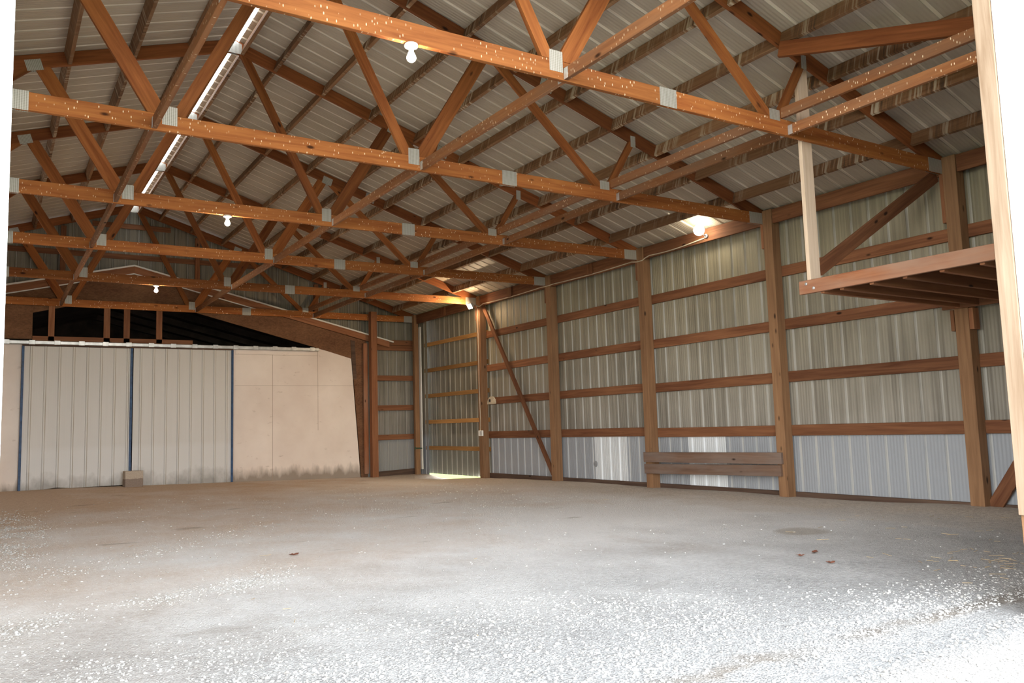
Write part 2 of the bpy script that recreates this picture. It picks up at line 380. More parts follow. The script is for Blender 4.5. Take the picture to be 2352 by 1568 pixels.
def tube(name, pts, r, mat, parent=None, seg=8):
    bm = bmesh.new(); P = [Vector(p) for p in pts]; rings = []; n = None
    for i, p in enumerate(P):
        d = (P[min(i + 1, len(P) - 1)] - P[max(i - 1, 0)]).normalized()
        n = d.orthogonal().normalized() if n is None else (n - d * n.dot(d)).normalized()
        m_ = d.cross(n)
        rings.append([bm.verts.new(p + (n * math.cos(2 * math.pi * k / seg) + m_ * math.sin(2 * math.pi * k / seg)) * r) for k in range(seg)])
    for a, b in zip(rings, rings[1:]):
        for k in range(seg): bm.faces.new((a[k], a[(k + 1) % seg], b[(k + 1) % seg], b[k]))
    bm.faces.new(rings[0][::-1]); bm.faces.new(rings[-1])
    return finish(name, bm, mat, parent, True)
RIBP, RIBH = 0.2286, 0.02
def rib_profile(s0, s1, phase=0.0):
    """list of (s, offset): flat pan with one trapezoid rib per 9 inches"""
    out = []; k = math.floor((s0 - phase) / RIBP) - 1
    pts = []
    while True:
        c = phase + (k + 0.5) * RIBP
        if c - 0.03 > s1: break
        pts += [(c - 0.022, 0), (c - 0.010, RIBH), (c + 0.010, RIBH), (c + 0.022, 0)]
        k += 1
    out = [(s0, 0)] + [p for p in pts if s0 < p[0] < s1] + [(s1, 0)]
    return out
def ribbed(name, s0, s1, fn, mat, parent=None, phase=0.0, thick=0.0):
    """fn(s, off) -> list of points along the rib (bottom..top)"""
    bm = bmesh.new(); prev = None
    for s, off in rib_profile(s0, s1, phase):
        vs = [bm.verts.new(p) for p in fn(s, off)]
        if prev:
            for i in range(len(vs) - 1): bm.faces.new((prev[i], vs[i], vs[i + 1], prev[i + 1]))
        prev = vs
    me = bpy.data.meshes.new(name); bm.normal_update(); bm.to_mesh(me); bm.free()
    o = link(name, me, mat, parent)
    if thick:
        md = o.modifiers.new('thickness', 'SOLIDIFY'); md.thickness = thick; md.offset = 0
    return o

# ------------------------------------------------------------------ ground
def hfloor(x, y):
    z = 0.012 * mnoise.noise((x * 0.5, y * 0.5, 0.3)) + 0.006 * mnoise.noise((x * 1.7, y * 1.7, 4.1))
    b = min(1.0, max(0.0, (y + 6.0) / 6.5)); b = b * b * (3 - 2 * b)
    side = 0.085 if x < -7 else (0.085 + (x + 7) / 6.0 * -0.145 if x < -1.0 else -0.06)
    z = z * (1 - 0.7 * b) + b * side
    z -= 0.075 * math.exp(-((x - 0.2) / 0.7) ** 2 - ((y + 0.9) / 0.9) ** 4)           # worn sill of the side door
    z += 0.03 * math.exp(-((x + 0.0) / 1.2) ** 2 - ((y + 12.1) / 1.0) ** 2)
    z += 0.018 * math.exp(-((x + 0.25) / 0.35) ** 2) * (1 if y < -3 else 0.4)
    z -= 0.020 * math.exp(-((y + 14.2 - 0.05 * x) / 0.10) ** 2)                          # rut along the threshold
    return z
bm = bmesh.new()
xs = [-22, -18, -15] + [-12.6 + 0.16 * i for i in range(int(12.6 / 0.16))] + [0.03, 0.22]
ys = [-32, -26, -22, -19] + [-17.5 + 0.16 * i for i in range(int(18.2 / 0.16))] + [0.8]
gridv = [[bm.verts.new((x, y, hfloor(x, y))) for x in xs] for y in ys]
for j in range(len(ys) - 1):
    for i in range(len(xs) - 1): bm.faces.new((gridv[j][i], gridv[j][i + 1], gridv[j + 1][i + 1], gridv[j + 1][i]))
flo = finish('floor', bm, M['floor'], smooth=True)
struct(flo, 'packed dirt and dust floor of the barn with pale gravel by the doorway', 'floor')
bm = bmesh.new()
for quad in (((0.22, -14.8), (40, -14.8), (40, 40), (0.22, 40)), ((0.22, -40), (40, -40), (40, -14.8), (0.22, -14.8)), ((-60, 8), (0.22, 8), (0.22, 40), (-60, 40)), ((-60, -60), (40, -60), (40, -40), (-60, -40)), ((-60, -40), (-22, -40), (-22, 8), (-60, 8)), ((-22, -40), (0.22, -40), (0.22, -32), (-22, -32))):
    bm.faces.new([bm.verts.new((x, y, -0.17)) for x, y in quad])
lawn = finish('lawn', bm, M['grass']); struct(lawn, 'sunlit green grass outside, seen under the side door', 'grass')

# gravel: loose limestone chips, denser by the door, in a patch at the left and in a band across the left
def density(x, y):
    n = mnoise.noise((x * 0.7, y * 0.9, 7.7)); n2 = mnoise.noise((x * 2.3, y * 2.3, 1.2)); n3 = mnoise.noise((x * 5.1, y * 5.1, 3.3))
    clump = max(0.0, 0.5 + 0.9 * n2 + 0.5 * n3)
    front = -11.95 - 0.33 * (x + 8) + 0.5 * n
    near = max(0.0, min(1.0, (front - y) / 0.9))
    band = math.exp(-((y + 11.35 - 0.22 * (x + 8) + 0.5 * n + 0.2 * n2) / 0.26) ** 2) * max(0, min(1, (-6.1 - x) / 0.7)) * 0.9
    patch = math.exp(-((x + 8.05) / 0.26) ** 2 - ((y + 6.6) / 2.0) ** 2) * 0.9
    drift = 0.10 * math.exp(-((y + 9.0 - 0.9 * (x + 7)) / 0.35) ** 2) * (x < -5.5)
    return min(1.0, near * (0.10 + 0.55 * clump) + (band + patch + drift) * clump + 0.005 + 0.008 * max(0, n))
ICO = bmesh.new(); bmesh.ops.create_icosphere(ICO, subdivisions=1, radius=1.0)
IV = [v.co.copy() for v in ICO.verts]; IF = [[v.index for v in f.verts] for f in ICO.faces]; ICO.free()
def chips(name, mat, n, region, dens, smin, smax):
    verts, faces = [], []
    rnd = random.Random(3)
    made = 0
    while made < n:
        x = rnd.uniform(region[0], region[1]); y = rnd.uniform(region[2], region[3])
        if rnd.random() > dens(x, y): continue
        made += 1
        r = smin + (smax - smin) * rnd.random() ** 3
        a = rnd.uniform(0, 6.28); ca, sa = math.cos(a), math.sin(a)
        sx, sy, sz = r * rnd.uniform(0.8, 1.5), r * rnd.uniform(0.7, 1.1), r * rnd.uniform(0.35, 0.8)
        z = hfloor(x, y) + sz * 0.35; k = len(verts)
        for v in IV:
            j = 1 + rnd.uniform(-0.22, 0.22)
            px, py = v.x * sx * j, v.y * sy * j
            verts.append((x + px * ca - py * sa, y + px * sa + py * ca, z + v.z * sz * j))
        faces += [[i + k for i in f] for f in IF]
    me = bpy.data.meshes.new(name); me.from_pydata(verts, [], faces); me.update()
    return link(name, me, mat)
gr = chips('gravel', M['stone'], 40000, (-8.4, -1.2, -15.2, -3.0), density, 0.0025, 0.009)
tag(gr, 'loose pale limestone chips scattered over the dirt floor', 'gravel', kind='stuff')
# straw and dead leaves
bm = bmesh.new(); rs = random.Random(5)
for i in range(105):
    if i < 60: x, y = rs.gauss(-2.75, 0.35), rs.gauss(-13.7, 0.22)
    elif i < 88: x, y = rs.uniform(-2.8, -0.4), rs.uniform(-13.4, -11.6)
    else: x, y = rs.uniform(-7.9, -1.2), rs.uniform(-13.6, -6)
    a = rs.uniform(0, 3.14); L = rs.uniform(0.015, 0.05); w = 0.0013
    c = Vector((x, y, hfloor(x, y) + 0.010)); d = Vector((math.cos(a), math.sin(a), rs.uniform(-0.06, 0.06))) * L; n = Vector((-math.sin(a), math.cos(a), 0)) * w
    q = [c - d - n, c + d - n, c + d + n, c - d + n]
    vs = [bm.verts.new(p + Vector((0, 0, dz))) for dz in (-0.0012, 0.0012) for p in q]
    for f in ((0, 1, 2, 3), (7, 6, 5, 4), (0, 4, 5, 1), (1, 5, 6, 2), (2, 6, 7, 3), (3, 7, 4, 0)): bm.faces.new([vs[k] for k in f])
tag(finish('straw', bm, M['straw']), 'bits of dry straw strewn over the floor, thickest near right jamb', 'straw', kind='stuff')
def leaf(x, y, r, a, label):
    bm = bmesh.new(); n = 10; c = bm.verts.new((0, 0, 0.004)); ring = []
    for i in range(n):
        t = 2 * math.pi * i / n; rr = r * (0.65 + 0.35 * math.cos(2 * t)) * (1 + 0.15 * math.sin(5 * t))
        ring.append(bm.verts.new((rr * math.cos(t) * 1.3, rr * math.sin(t), 0.006 + 0.012 * abs(math.sin(2 * t + 1)))))
    for i in range(n): bm.faces.new((c, ring[i], ring[(i + 1) % n]))
    o = finish('dead_leaf', bm, M['leaf']); md = o.modifiers.new('thickness', 'SOLIDIFY'); md.thickness = 0.0015
    o.location = (x, y, hfloor(x, y) + 0.004); o.rotation_euler.z = a
    return tag(o, label, 'leaf', 'dead leaves on the floor')
leaf(-3.24, -12.735, 0.035, 0.4, 'largest curled red brown leaf on the dusty floor, right of centre')
leaf(-3.43, -12.76, 0.024, 1.9, 'small red brown leaf left of the largest leaf')
leaf(-3.53, -13.08, 0.026, 2.7, 'small red brown leaf nearest the doorway')
leaf(-6.14, -10.08, 0.035, 0.2, 'dark dead leaf alone on the brown dirt, left of centre')

# ------------------------------------------------------------------ shell
wr = ribbed('wall_right', YF, YT[1] - 0.16 + 0.02, lambda s, o: [(0.185 + o, s, -0.12), (0.185 + o, s, 0.8), (0.185 + o, s, 2.2), (0.185 + o, s, 3.57)], M['sheet'])
struct(wr, 'stained ribbed steel sheet wall on the right side of the barn', 'wall')
wc = ribbed('wall_right_corner', 0.20, 0.72, lambda s, o: [(0.20 + o, s, -0.15), (0.20 + o, s, 3.55)], M['sheet'])
struct(wc, 'narrow ribbed steel strip closing the back right corner', 'wall')
OLDP, OLDS, OLDX = 4.30, 0.245, -5.92                   # roof line of the older building behind
def oldtop(x): return OLDP - OLDS * abs(x - OLDX)
wb1 = ribbed('wall_back', -1.09, 0.20, lambda s, o: [(s, 0.694 + o, -0.12), (s, 0.694 + o, 1.6), (s, 0.694 + o, zroof(s) - 0.01)], M['sheet_back'])
struct(wb1, 'ribbed steel back wall between the corner post and the old building', 'wall')
wb2 = ribbed('wall_back_gable', -12.1, -1.045, lambda s, o: [(s, 0.69 + o, oldtop(s) - 0.06), (s, 0.69 + o, (oldtop(s) + zroof(s)) / 2), (s, 0.69 + o, zroof(s) - 0.01)], M['sheet_back'])
struct(wb2, 'ribbed steel gable above the roof line of the old building', 'wall')
# roof: two slopes of ribbed steel with a slot of daylight left open along the ridge
bm = bmesh.new()
GAPL, GAPR = RX - 0.035, RX + 0.055
for sgn in (0, 1):
    prev = None
    for s, off in rib_profile(YF - 0.35, 0.95, 0.0):
        a, bb = ((0.5, GAPR) if sgn == 0 else (XL - 0.5, GAPL))
        vs = []
        for t in (0, 0.5, 1):
            x = a + (bb - a) * t
            vs.append(bm.verts.new((x, s, zroof(x) + off)))
        if prev:
            for i in range(2):
                q = (prev[i], vs[i], vs[i + 1], prev[i + 1]); bm.faces.new(q if sgn == 0 else q[::-1])
        prev = vs
me = bpy.data.meshes.new('ceiling'); bm.normal_update(); bm.to_mesh(me); bm.free()
roof = link('ceiling', me, M['roof']); struct(roof, 'ribbed steel roof underside on both slopes', 'roof')
# left wall (out of view): front bay opened to add daylight, steel elsewhere
wl = ribbed('wall_left', YF, 0.7, lambda s, o: [(XL - 0.185 - o, s, 2.9 if s < -12.0 else -0.2), (XL - 0.185 - o, s, 3.57)], M['sheet'])
struct(wl, 'unseen ribbed steel left wall, front bay opened for added daylight', 'wall')
# front wall with the doorway
DL, DR, DT = -8.18, -3.945, 4.20
def front(name, x0, x1, lo, label):
    o = ribbed(name, x0, x1, lambda s, o: [(s, YF - 0.10 - o, lo), (s, YF - 0.10 - o, zroof(s) + 0.0 if s < 0.19 else 3.55)], M['white_siding'])
    return struct(o, label, 'wall')
front('wall_front_left', XL - 0.2, DL, -0.15, 'sunlit white steel front wall left of the doorway')
front('wall_front_right', DR + 0.065, 0.2, -0.15, 'sunlit white steel front wall right of the doorway')
front('wall_front_header', DL, DR + 0.065, DT, 'white steel front gable above the doorway')
dj = vboard('trim_1', (DL - 0.14, YF - 0.09, -0.15), (DL - 0.002, YF + 0.05, DT), M['post']); struct(dj, 'left door post of the front doorway', 'door post')
edge_l = vboard('trim_2', (DL - 0.09, YF - 0.16, 0.0), (DL, YF - 0.125, DT), M['white_siding']); struct(edge_l, 'white corner trim along the left edge of the front doorway', 'trim')
jp = vboard('trim_3', (DR + 0.002, YF - 0.088, -0.15), (DR + 0.14, YF + 0.0, 3.9), M['post']); struct(jp, 'brown door post behind the pale right jamb board', 'door post')
jb = vboard('trim_4', (DR - 0.02, YF - 0.088, 0.46), (DR, YF - 0.0, 3.9), M['jamb']); struct(jb, 'pale weathered jamb board on the right of the doorway', 'door jamb')
jt = vboard('trim_5', (DR - 0.014, YF - 0.125, 0.40), (DR + 0.06, YF - 0.09, 3.9), M['white_siding']); struct(jt, 'white metal edge trim outside the right jamb board', 'trim')
hd = board('trim_6', (DL - 0.1, YF, DT + 0.09), (DR + 0.1, YF, DT + 0.09), 0.18, 0.04, M['frame']); struct(hd, 'door header board over the front doorway', 'trim')

# ------------------------------------------------------------------ wall posts
POSTNAMES = {5: 'nearest the doorway beneath the loft', 4: 'holding the right ends of the two planks', 3: 'holding the left ends of the two planks',
             2: 'at the foot of the long diagonal brace', 1: 'carrying the outlet box and floodlight beside the side door', 0: 'in the far right corner of the barn'}
def post(i):
    y = YT[i]; yf = y - 0.002 if i else 0.46
    t = empty('wall_post', (0.07, yf - 0.07, 0))
    top = 3.58
    if i: vboard('timber', (0.0, yf - 0.14, -0.2), (0.14, yf, top), M['post'], t)
    else: vboard('timber', (-0.03, 0.395, -0.2), (0.075, 0.492, top), M['post'], t)
    if i: vboard('scab_block', (0.001, yf + 0.001, 3.10 if i < 5 else 2.9), (0.10, yf + 0.039, CH0 - 0.002), M['frame'], t)
    tag(t, 'brown square timber wall post ' + POSTNAMES[i], 'post', 'posts along the right wall')
for i in range(6): post(i)
# front corner post
t = empty('wall_post', (0.07, YF + 0.09, 0)); vboard('timber', (0.0, YF + 0.02, -0.2), (0.14, YF + 0.16, 3.58), M['post'], t)
tag(t, 'brown timber corner post hidden behind the right doorway jamb', 'post', 'posts along the right wall')
# ------------------------------------------------------------------ girts, skirts and eave headers, one per bay
BAY = ['', 'bay left of the long diagonal brace', '', '', '', '']
def bay(i):      # y range of bay between truss posts i (back) and i+1 (front)
    y1 = YT[i] - 0.0; y0 = YT[i + 1] if i < 5 else YF + 0.02
    return y0, y1
BNAME = {5: 'between the jamb and the nearest post', 4: 'between the nearest and second posts', 3: 'over the two planks, between second and third posts', 2: 'between the third and fourth posts', 1: 'in the bay crossed by the long brace'}
BN2 = {5: 'beside the right jamb', 4: 'between nearest and second posts', 3: 'between second and third posts', 2: 'between third and fourth posts', 1: 'in the bay of the long brace', 0: 'over the side door'}
GZ = [0.815, 1.475, 2.13, 2.80]
GO = ['lowest', 'second lowest', 'third lowest', 'highest']
for i in range(1, 6):
    y0, y1 = bay(i)
    for k, z in enumerate(GZ):
        jit = 0.006 * ((i * 7 + k * 3) % 3 - 1)
        o = board('wall_girt', (0.160, y0 - 0.07, z + jit), (0.160, y1 - 0.076, z + jit - 0.004), 0.132, 0.036, M['girt'])
        tag(o, GO[k] + ' brown board girt on the right wall, ' + BN2[i], 'girt', 'girts of the right wall')
    o = board('skirt_board', (0.160, y0 - 0.07, -0.02), (0.160, y1 - 0.076, -0.02), 0.17, 0.036, M['skirt'])
    tag(o, 'dirty brown skirt board along the ground, ' + BN2[i], 'board', 'skirt boards of the right wall')
for i in range(6):
    y0, y1 = bay(i)
    big = i < 3
    ya, yb = y0 + 0.002, y1 - 0.145
    t = empty('eave_header', (0.03, (ya + yb) / 2, 3.47))
    H = 0.205 if big else 0.178
    board('beam', (0.033, ya, 3.575 - H / 2), (0.033, yb, 3.575 - H / 2), H, 0.036, M['girt'], t)
    if big:
        vboard('block', (-0.024, (ya + yb) / 2 - 0.07, 3.385), (0.0125, (ya + yb) / 2 + 0.07, 3.56), M['girt'], t)
    tag(t, 'brown eave header board at the wall top ' + BN2[i], 'beam', 'eave headers')
# ------------------------------------------------------------------ side door bay (between post 1 and the corner)
d3 = empty('door_3', (0.21, -0.95, 0)); struct(d3, 'tall ribbed steel side door with daylight showing underneath', 'door')
p = ribbed('panel', -2.58, 0.44, lambda s, o: [(0.245 + o - 0.21, s + 0.95, -0.035), (0.245 + o - 0.21, s + 0.95, 0.8), (0.245 + o - 0.21, s + 0.95, 3.5)], M['sheet_door'], d3)
for z in (0.525, 1.108, 1.695, 2.275, 2.865): board('rail', (0.222, -2.55, z), (0.222, 0.42, z + 0.01), 0.085, 0.036, M['doorgirt'], d3)
vboard('white_edge', (0.09, 0.335, 0.06), (0.12, 0.42, 3.30), M['white_trim'], d3)
lt = empty('door_latch', (0.0, 0.40, 0.535)); 
box('bolt', (-0.03, 0.12, 0.520), (-0.004, 0.47, 0.548), M['green'], lt, 0.004); box('keeper', (-0.04, 0.40, 0.505), (-0.002, 0.44, 0.565), M['green'], lt, 0.004)
tag(lt, 'dark green bolt latch on the corner post by the side door', 'latch')
# ------------------------------------------------------------------ trusses
def truss_mesh():
    t = empty('roof_truss', (0, 0, 0)); T = 0.038
    bot = CH0; xs_ = 0.14
    def chord(x0, x1): slab('bottom_chord', [(x0, CH0), (x1, CH0), (x1, CH1), (x0, CH1)], 0, T, M['chord'], t, (1, 0), 0.003)
    chord(-3.785, 0.139); chord(2 * RX + 3.785, -3.789); chord(2 * RX - 0.139, 2 * RX + 3.781)
    for sgn in (1, -1):
        mx = (lambda x: x) if sgn == 1 else (lambda x: 2 * RX - x)
        # top chord (clipped above the bottom chord at the heel)
        xe = 0.12
        poly = [(xe, CH1 + 0.001), (xe, 3.555 + SL * (-0.30 - xe) + TCV), (RX + 0.001, zlow(RX) + TCV), (RX + 0.001, zlow(RX)), (-0.31, CH1 + 0.001)]
        poly = [(mx(a), b) for a, b in poly]
        if sgn == -1: poly = poly[::-1]
        slab('top_chord', poly, 0, T, M['topchord'], t, (-1, SL) if sgn == 1 else (-1, -SL), 0.003)
        # webs as 2D strips clipped by the chords
        R1, R2, PK, TA, TB = (-4.86, CH1 - 0.02), (-2.54, CH1 - 0.02), (RX + 0.03, zlow(RX) + 0.05), (-3.97, zlow(-3.97) + 0.03), (-2.10, zlow(-2.10) + 0.03)
        def web(a, b, w, shift=(0, 0)):
            ax, az = mx(a[0] + shift[0]), a[1]; bx, bz = mx(b[0] + shift[1]), b[1]
            d = Vector((bx - ax, bz - az)).normalized(); n = Vector((-d.y, d.x)) * w / 2
            e = d * 0.25
            pl = [(ax - n.x - e.x, az - n.y - e.y), (bx - n.x + e.x, bz - n.y + e.y), (bx + n.x + e.x, bz + n.y + e.y), (ax + n.x - e.x, az + n.y - e.y)]
            pl = clip_poly(pl, 0, CH1 + 0.001, 0, 1)
            px = mx(-0.30); pz = 3.555
            nx, nz = (-SL, -1) if sgn == 1 else (SL, -1)
            pl = clip_poly(pl, px, pz - 0.001, nx, nz)
            pl = clip_poly(pl, RX + (0.0005 if sgn == 1 else -0.0005), 0, sgn, 0)
            if len(pl) >= 3: slab('web', pl, 0.0005, T - 0.0005, M['web'], t, (d.x, d.y))
        web(R1, PK, 0.095, (-0.055, 0.05)); web(R1, TA, 0.138, (0.075, -0.075)); web(R2, TA, 0.089, (-0.05, 0.03)); web(R2, TB, 0.075, (0.045, 0.0))
        def plate(cx, cz, w, h, rot=0.0, nm='gusset_plate', skew=None):
            for y0 in (-0.0022, T + 0.0002):
                dz = 0.0
                ax = (math.cos(rot), math.sin(rot)); q = []
                for sx, sz in ((-1, -1), (1, -1), (1, 1), (-1, 1)):
                    q.append((mx(cx) + sx * w / 2 * ax[0] - sz * h / 2 * ax[1], cz + sx * w / 2 * ax[1] + sz * h / 2 * ax[0]))
                slab(nm, q, y0, y0 + 0.002, M['plate'], t, ax)
        ra = math.atan(SL) * (-1 if sgn == 1 else 1)
        plate(-0.09, (CH0 + CH1) / 2 - 0.002, 0.28, 0.145)
        plate(-3.785, (CH0 + CH1) / 2, 0.175, 0.150)
        plate(-4.86, 3.548, 0.115, 0.155); plate(-2.54, 3.578, 0.13, 0.095)
        plate(TA[0], zlow(TA[0]) + 0.035, 0.15, 0.115, ra); plate(TB[0], zlow(TB[0]) + 0.02, 0.07, 0.13, ra + 0.3 * sgn)
        plate(-3.28, zlow(-3.28) + TCV / 2, 0.16, 0.13, ra)
    # peak plate: five-sided
    for y0 in (-0.0022, T + 0.0002):
        q = [(RX - 0.085, zlow(RX) - 0.02), (RX + 0.085, zlow(RX) - 0.02), (RX + 0.085, zlow(RX) + 0.10), (RX, zlow(RX) + 0.135), (RX - 0.085, zlow(RX) + 0.10)]
        slab('peak_plate', q, y0, y0 + 0.002, M['plate'], t)
    return t
T0 = truss_mesh()
TL = {5: 'orange pine roof truss nearest the doorway, its chord holding the biggest bulb', 4: 'orange pine roof truss second from the doorway',
      3: 'orange pine roof truss third from the doorway, holding the middle bulb', 2: 'orange pine roof truss fourth from the doorway',
      1: 'orange pine roof truss fifth from the doorway, holding the farthest bulb', 0: 'dim pine roof truss farthest back, above the old building front'}
for i in (5, 4, 3, 2, 1, 0):
    if i == 5: r = T0
    else:
        r = T0.copy(); COL.objects.link(r)
        for ch in list(T0.children):
            c = ch.copy(); COL.objects.link(c); c.parent = r
    r.location = (0, YT[i], 0)
    tag(r, TL[i], 'roof truss', 'roof trusses')
# ------------------------------------------------------------------ purlins
PXR = [-0.47, -1.10, -1.73, -2.36, -3.00, -3.64, -4.25, -4.86, -5.44, -5.82]
PXL = [2 * RX - x for x in (-5.83, -5.46, -4.86, -4.25, -3.64, -3.00)]
TN = {0: ('farthest', 'fifth'), 1: ('fifth', 'fourth'), 2: ('fourth', 'third'), 3: ('third', 'second'), 4: ('second', 'nearest')}
for i in range(6):
    y0, y1 = (YT[i + 1] + 0.039, YT[i] - 0.001) if i < 5 else (YF - 0.06, YT[5] - 0.001)
    where = ('between the %s and %s trusses' % TN[i]) if i < 5 else 'in front of the nearest truss'
    for k, x in enumerate(PXR + PXL):
        right = k < len(PXR)
        nx = Vector((SL, 0, 1)).normalized() if right else Vector((-SL, 0, 1)).normalized()
        D = 0.135; top = Vector((x, 0, zlow(x) + TCV)); c = top - nx * (D / 2 + 0.002)
        o = board('roof_purlin', (c.x, y0, c.z), (c.x, y1, c.z), D, 0.038, M['purlin'], up=tuple(nx))
        if right: lab = 'roof purlin, %s up from the right eave, %s' % (ORD[k], where)
        else: lab = 'roof purlin, %s down the left slope, %s' % (ORD[k - len(PXR)], where)
        tag(o, lab, 'purlin', 'roof purlins')
# ------------------------------------------------------------------ lateral runners between the bottom chords
def runner_row(x, zc, nm, hang, depth, rng, cont=False):
    for i in rng:
        y0, y1 = (YT[i + 1] + 0.040, YT[i] - 0.0025) if i < 5 else (YF - 0.05, YT[5] - 0.0025)
        where = ('between the %s and %s trusses' % TN[i]) if i < 5 else 'in front of the nearest truss'
        t = empty('lateral_brace', (x, (y0 + y1) / 2, zc))
        jx = 0.012 * ((i * 5) % 3 - 1)
        board('timber', (x + jx, y0, zc), (x, y1, zc), depth, 0.038, M['runner'], t)
        if hang:
            for yy in (y1 - 0.05, y0):
                box('metal_hanger', (x - 0.0235 + (jx if yy == y0 else 0), yy + 0.002, zc - depth / 2 - 0.002), (x - 0.0205 + (jx if yy == y0 else 0), yy + 0.048, zc + depth / 2 - 0.01), M['galv'], t, 0)
        tag(t, 'long %s pine brace board %s' % (nm, where), 'brace', 'lateral braces between trusses')
runner_row(-4.775, 3.468, 'right middle', True, 0.089, range(0, 6))
runner_row(-7.155, 3.468, 'left', True, 0.089, range(0, 6))
runner_row(-2.36, 3.468, 'lower right', True, 0.089, range(0, 6))
runner_row(-2.445, 3.603, 'upper right', False, 0.089, range(0, 6))
# flat brace running off the nearest truss under the roof
o = board('roof_brace', (-2.45, YT[5] - 0.022, 4.175), (-1.92, -13.62, 3.865), 0.14, 0.038, M['topchord'], up=(0.1, 0, 1))
tag(o, 'wide red brown diagonal board running from the nearest truss towards the right jamb', 'brace')
# ------------------------------------------------------------------ loft
lf = empty('storage_loft', (-1.1, -12.9, 2.05))
LB0, LB1 = 2.040, 2.158
Yfar, Ynear = -11.93, YF + 0.02
board('edge_beam', (-2.171, Ynear, (LB0 + LB1) / 2), (-2.171, Yfar, (LB0 + LB1) / 2), LB1 - LB0, 0.038, M['loft'], lf)
JY = [-12.14, -12.33, -12.61, -12.90, -13.20, -13.50, -13.80, -14.10, -14.38]
for y in JY: board('joist', (-2.151, y, 2.075), (-0.041, y, 2.06), 0.10, 0.038, M['frame'], lf)
board('ledger', (-0.02, Ynear + 0.15, 2.06), (-0.02, YT[5] + 0.10, 2.06), 0.11, 0.038, M['frame'], lf)
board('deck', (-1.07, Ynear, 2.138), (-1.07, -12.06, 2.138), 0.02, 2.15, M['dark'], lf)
vb = vboard('hanger_post', (-2.150, -12.028, 2.06), (-2.008, -11.99, 4.10), M['pale'], lf)
board('knee_brace', (-0.02, -12.007, 3.40), (-2.005, -12.007, 2.27), 0.125, 0.034, M['girt'], lf, up=(1, 0, 1))
for (y, z) in ((-12.010, 2.125), (-12.085, 2.078)):
    bm = lathe([(0.013, -0.004), (0.013, 0.004), (0.006, 0.008)], 12)
    b_ = finish('bolt', bm, M['galv'], lf); b_.matrix_local = Matrix.Translation(Vector((-2.194, y, z)) - lf.location) @ Matrix.Rotation(-math.pi / 2, 4, 'Y')
for (a, b) in ((YT[5] - 0.19, YT[5] - 0.145), (YT[5] + 0.004, YT[5] + 0.042)): vboard('cleat', (0.0, a, 1.785), (0.11, b, 2.0), M['frame'], lf)
tag(lf, 'hanging timber loft platform with joists, knee brace and pale hanger post', 'loft')
# ------------------------------------------------------------------ loose boards on the right wall
o = board('plank', (-0.022, -9.83, 0.475), (-0.022, -7.315, 0.452), 0.142, 0.04, M['plank']); tag(o, 'upper of two weathered planks nailed across two right wall posts', 'plank', 'planks across the posts')
o = board('plank', (-0.022, -9.81, 0.326), (-0.022, -7.325, 0.284), 0.138, 0.04, M['plank']); tag(o, 'lower of two weathered planks nailed across two right wall posts', 'plank', 'planks across the posts')
o = board('wall_brace', (0.06, -2.60, 3.38), (0.06, -4.85, 0.12), 0.09, 0.036, M['girt'], up=(0, 1, 1)); tag(o, 'long thin diagonal brace beside the outlet post, from eave to ground', 'brace')
o = board('wall_brace', (0.115, -12.24, 0.03), (0.115, -13.75, 2.33), 0.135, 0.036, M['girt'], up=(0, 1, 1)); tag(o, 'short red brown diagonal brace rising from the nearest post foot to the jamb', 'brace')
# replacement sheets
def patch(y0, y1, z1, lean, label):
    o = ribbed('siding_patch', y0, y1, lambda s, o: [(0.1812 + o, s, -0.04), (0.1812 + o, s, z1)], M['sheet_new'])
    tag(o, label, 'metal sheet', 'pale replacement sheets low on the wall')
patch(-6.70, -5.88, 0.752, 0.02, 'pale replacement steel sheet with a grey disc, low between third and fourth posts')
patch(-8.74, -8.03, 0.752, 0.0, 'pale replacement steel sheet behind the two planks')
bm = lathe([(0.045, -0.006), (0.05, 0.0), (0.045, 0.008), (0.014, 0.010), (0.012, 0.02)], 18)
o = finish('wall_disc', bm, M['fixture']); o.matrix_local = Matrix.Translation((0.172, -5.90, 0.312)) @ Matrix.Rotation(-math.pi / 2, 4, 'Y'); tag(o, 'small grey round cover on the pale patch sheet', 'cover')
# cream half-round bracket on the second lowest girt
cb = empty('wall_bracket', (0.12, -2.72, 1.41))
q = [(-0.15, 0.0), (0.16, 0.0)] + [(0.16 * math.cos(a) , 0.15 * math.sin(a)) for a in [math.pi * k / 14 for k in range(1, 14)]]
bm = bmesh.new(); r0 = [bm.verts.new((0.0, a, b)) for a, b in q]; r1 = [bm.verts.new((0.03, a, b)) for a, b in q]
bm.faces.new(r0); bm.faces.new(r1[::-1])
for k in range(len(q)): bm.faces.new((r0[k], r1[k], r1[(k + 1) % len(q)], r0[(k + 1) % len(q)]))
finish('half_disc', bm, M['cream'], cb); box('slot', (0.114, -2.70, 1.455), (0.1195, -2.64, 1.505), M['black'], cb, 0); box('tab', (0.10, -2.90, 1.42), (0.12, -2.83, 1.50), M['cream'], cb, 0.004)
tag(cb, 'cream half-round bracket with a dark slot fixed on the girt near the outlet post', 'bracket')
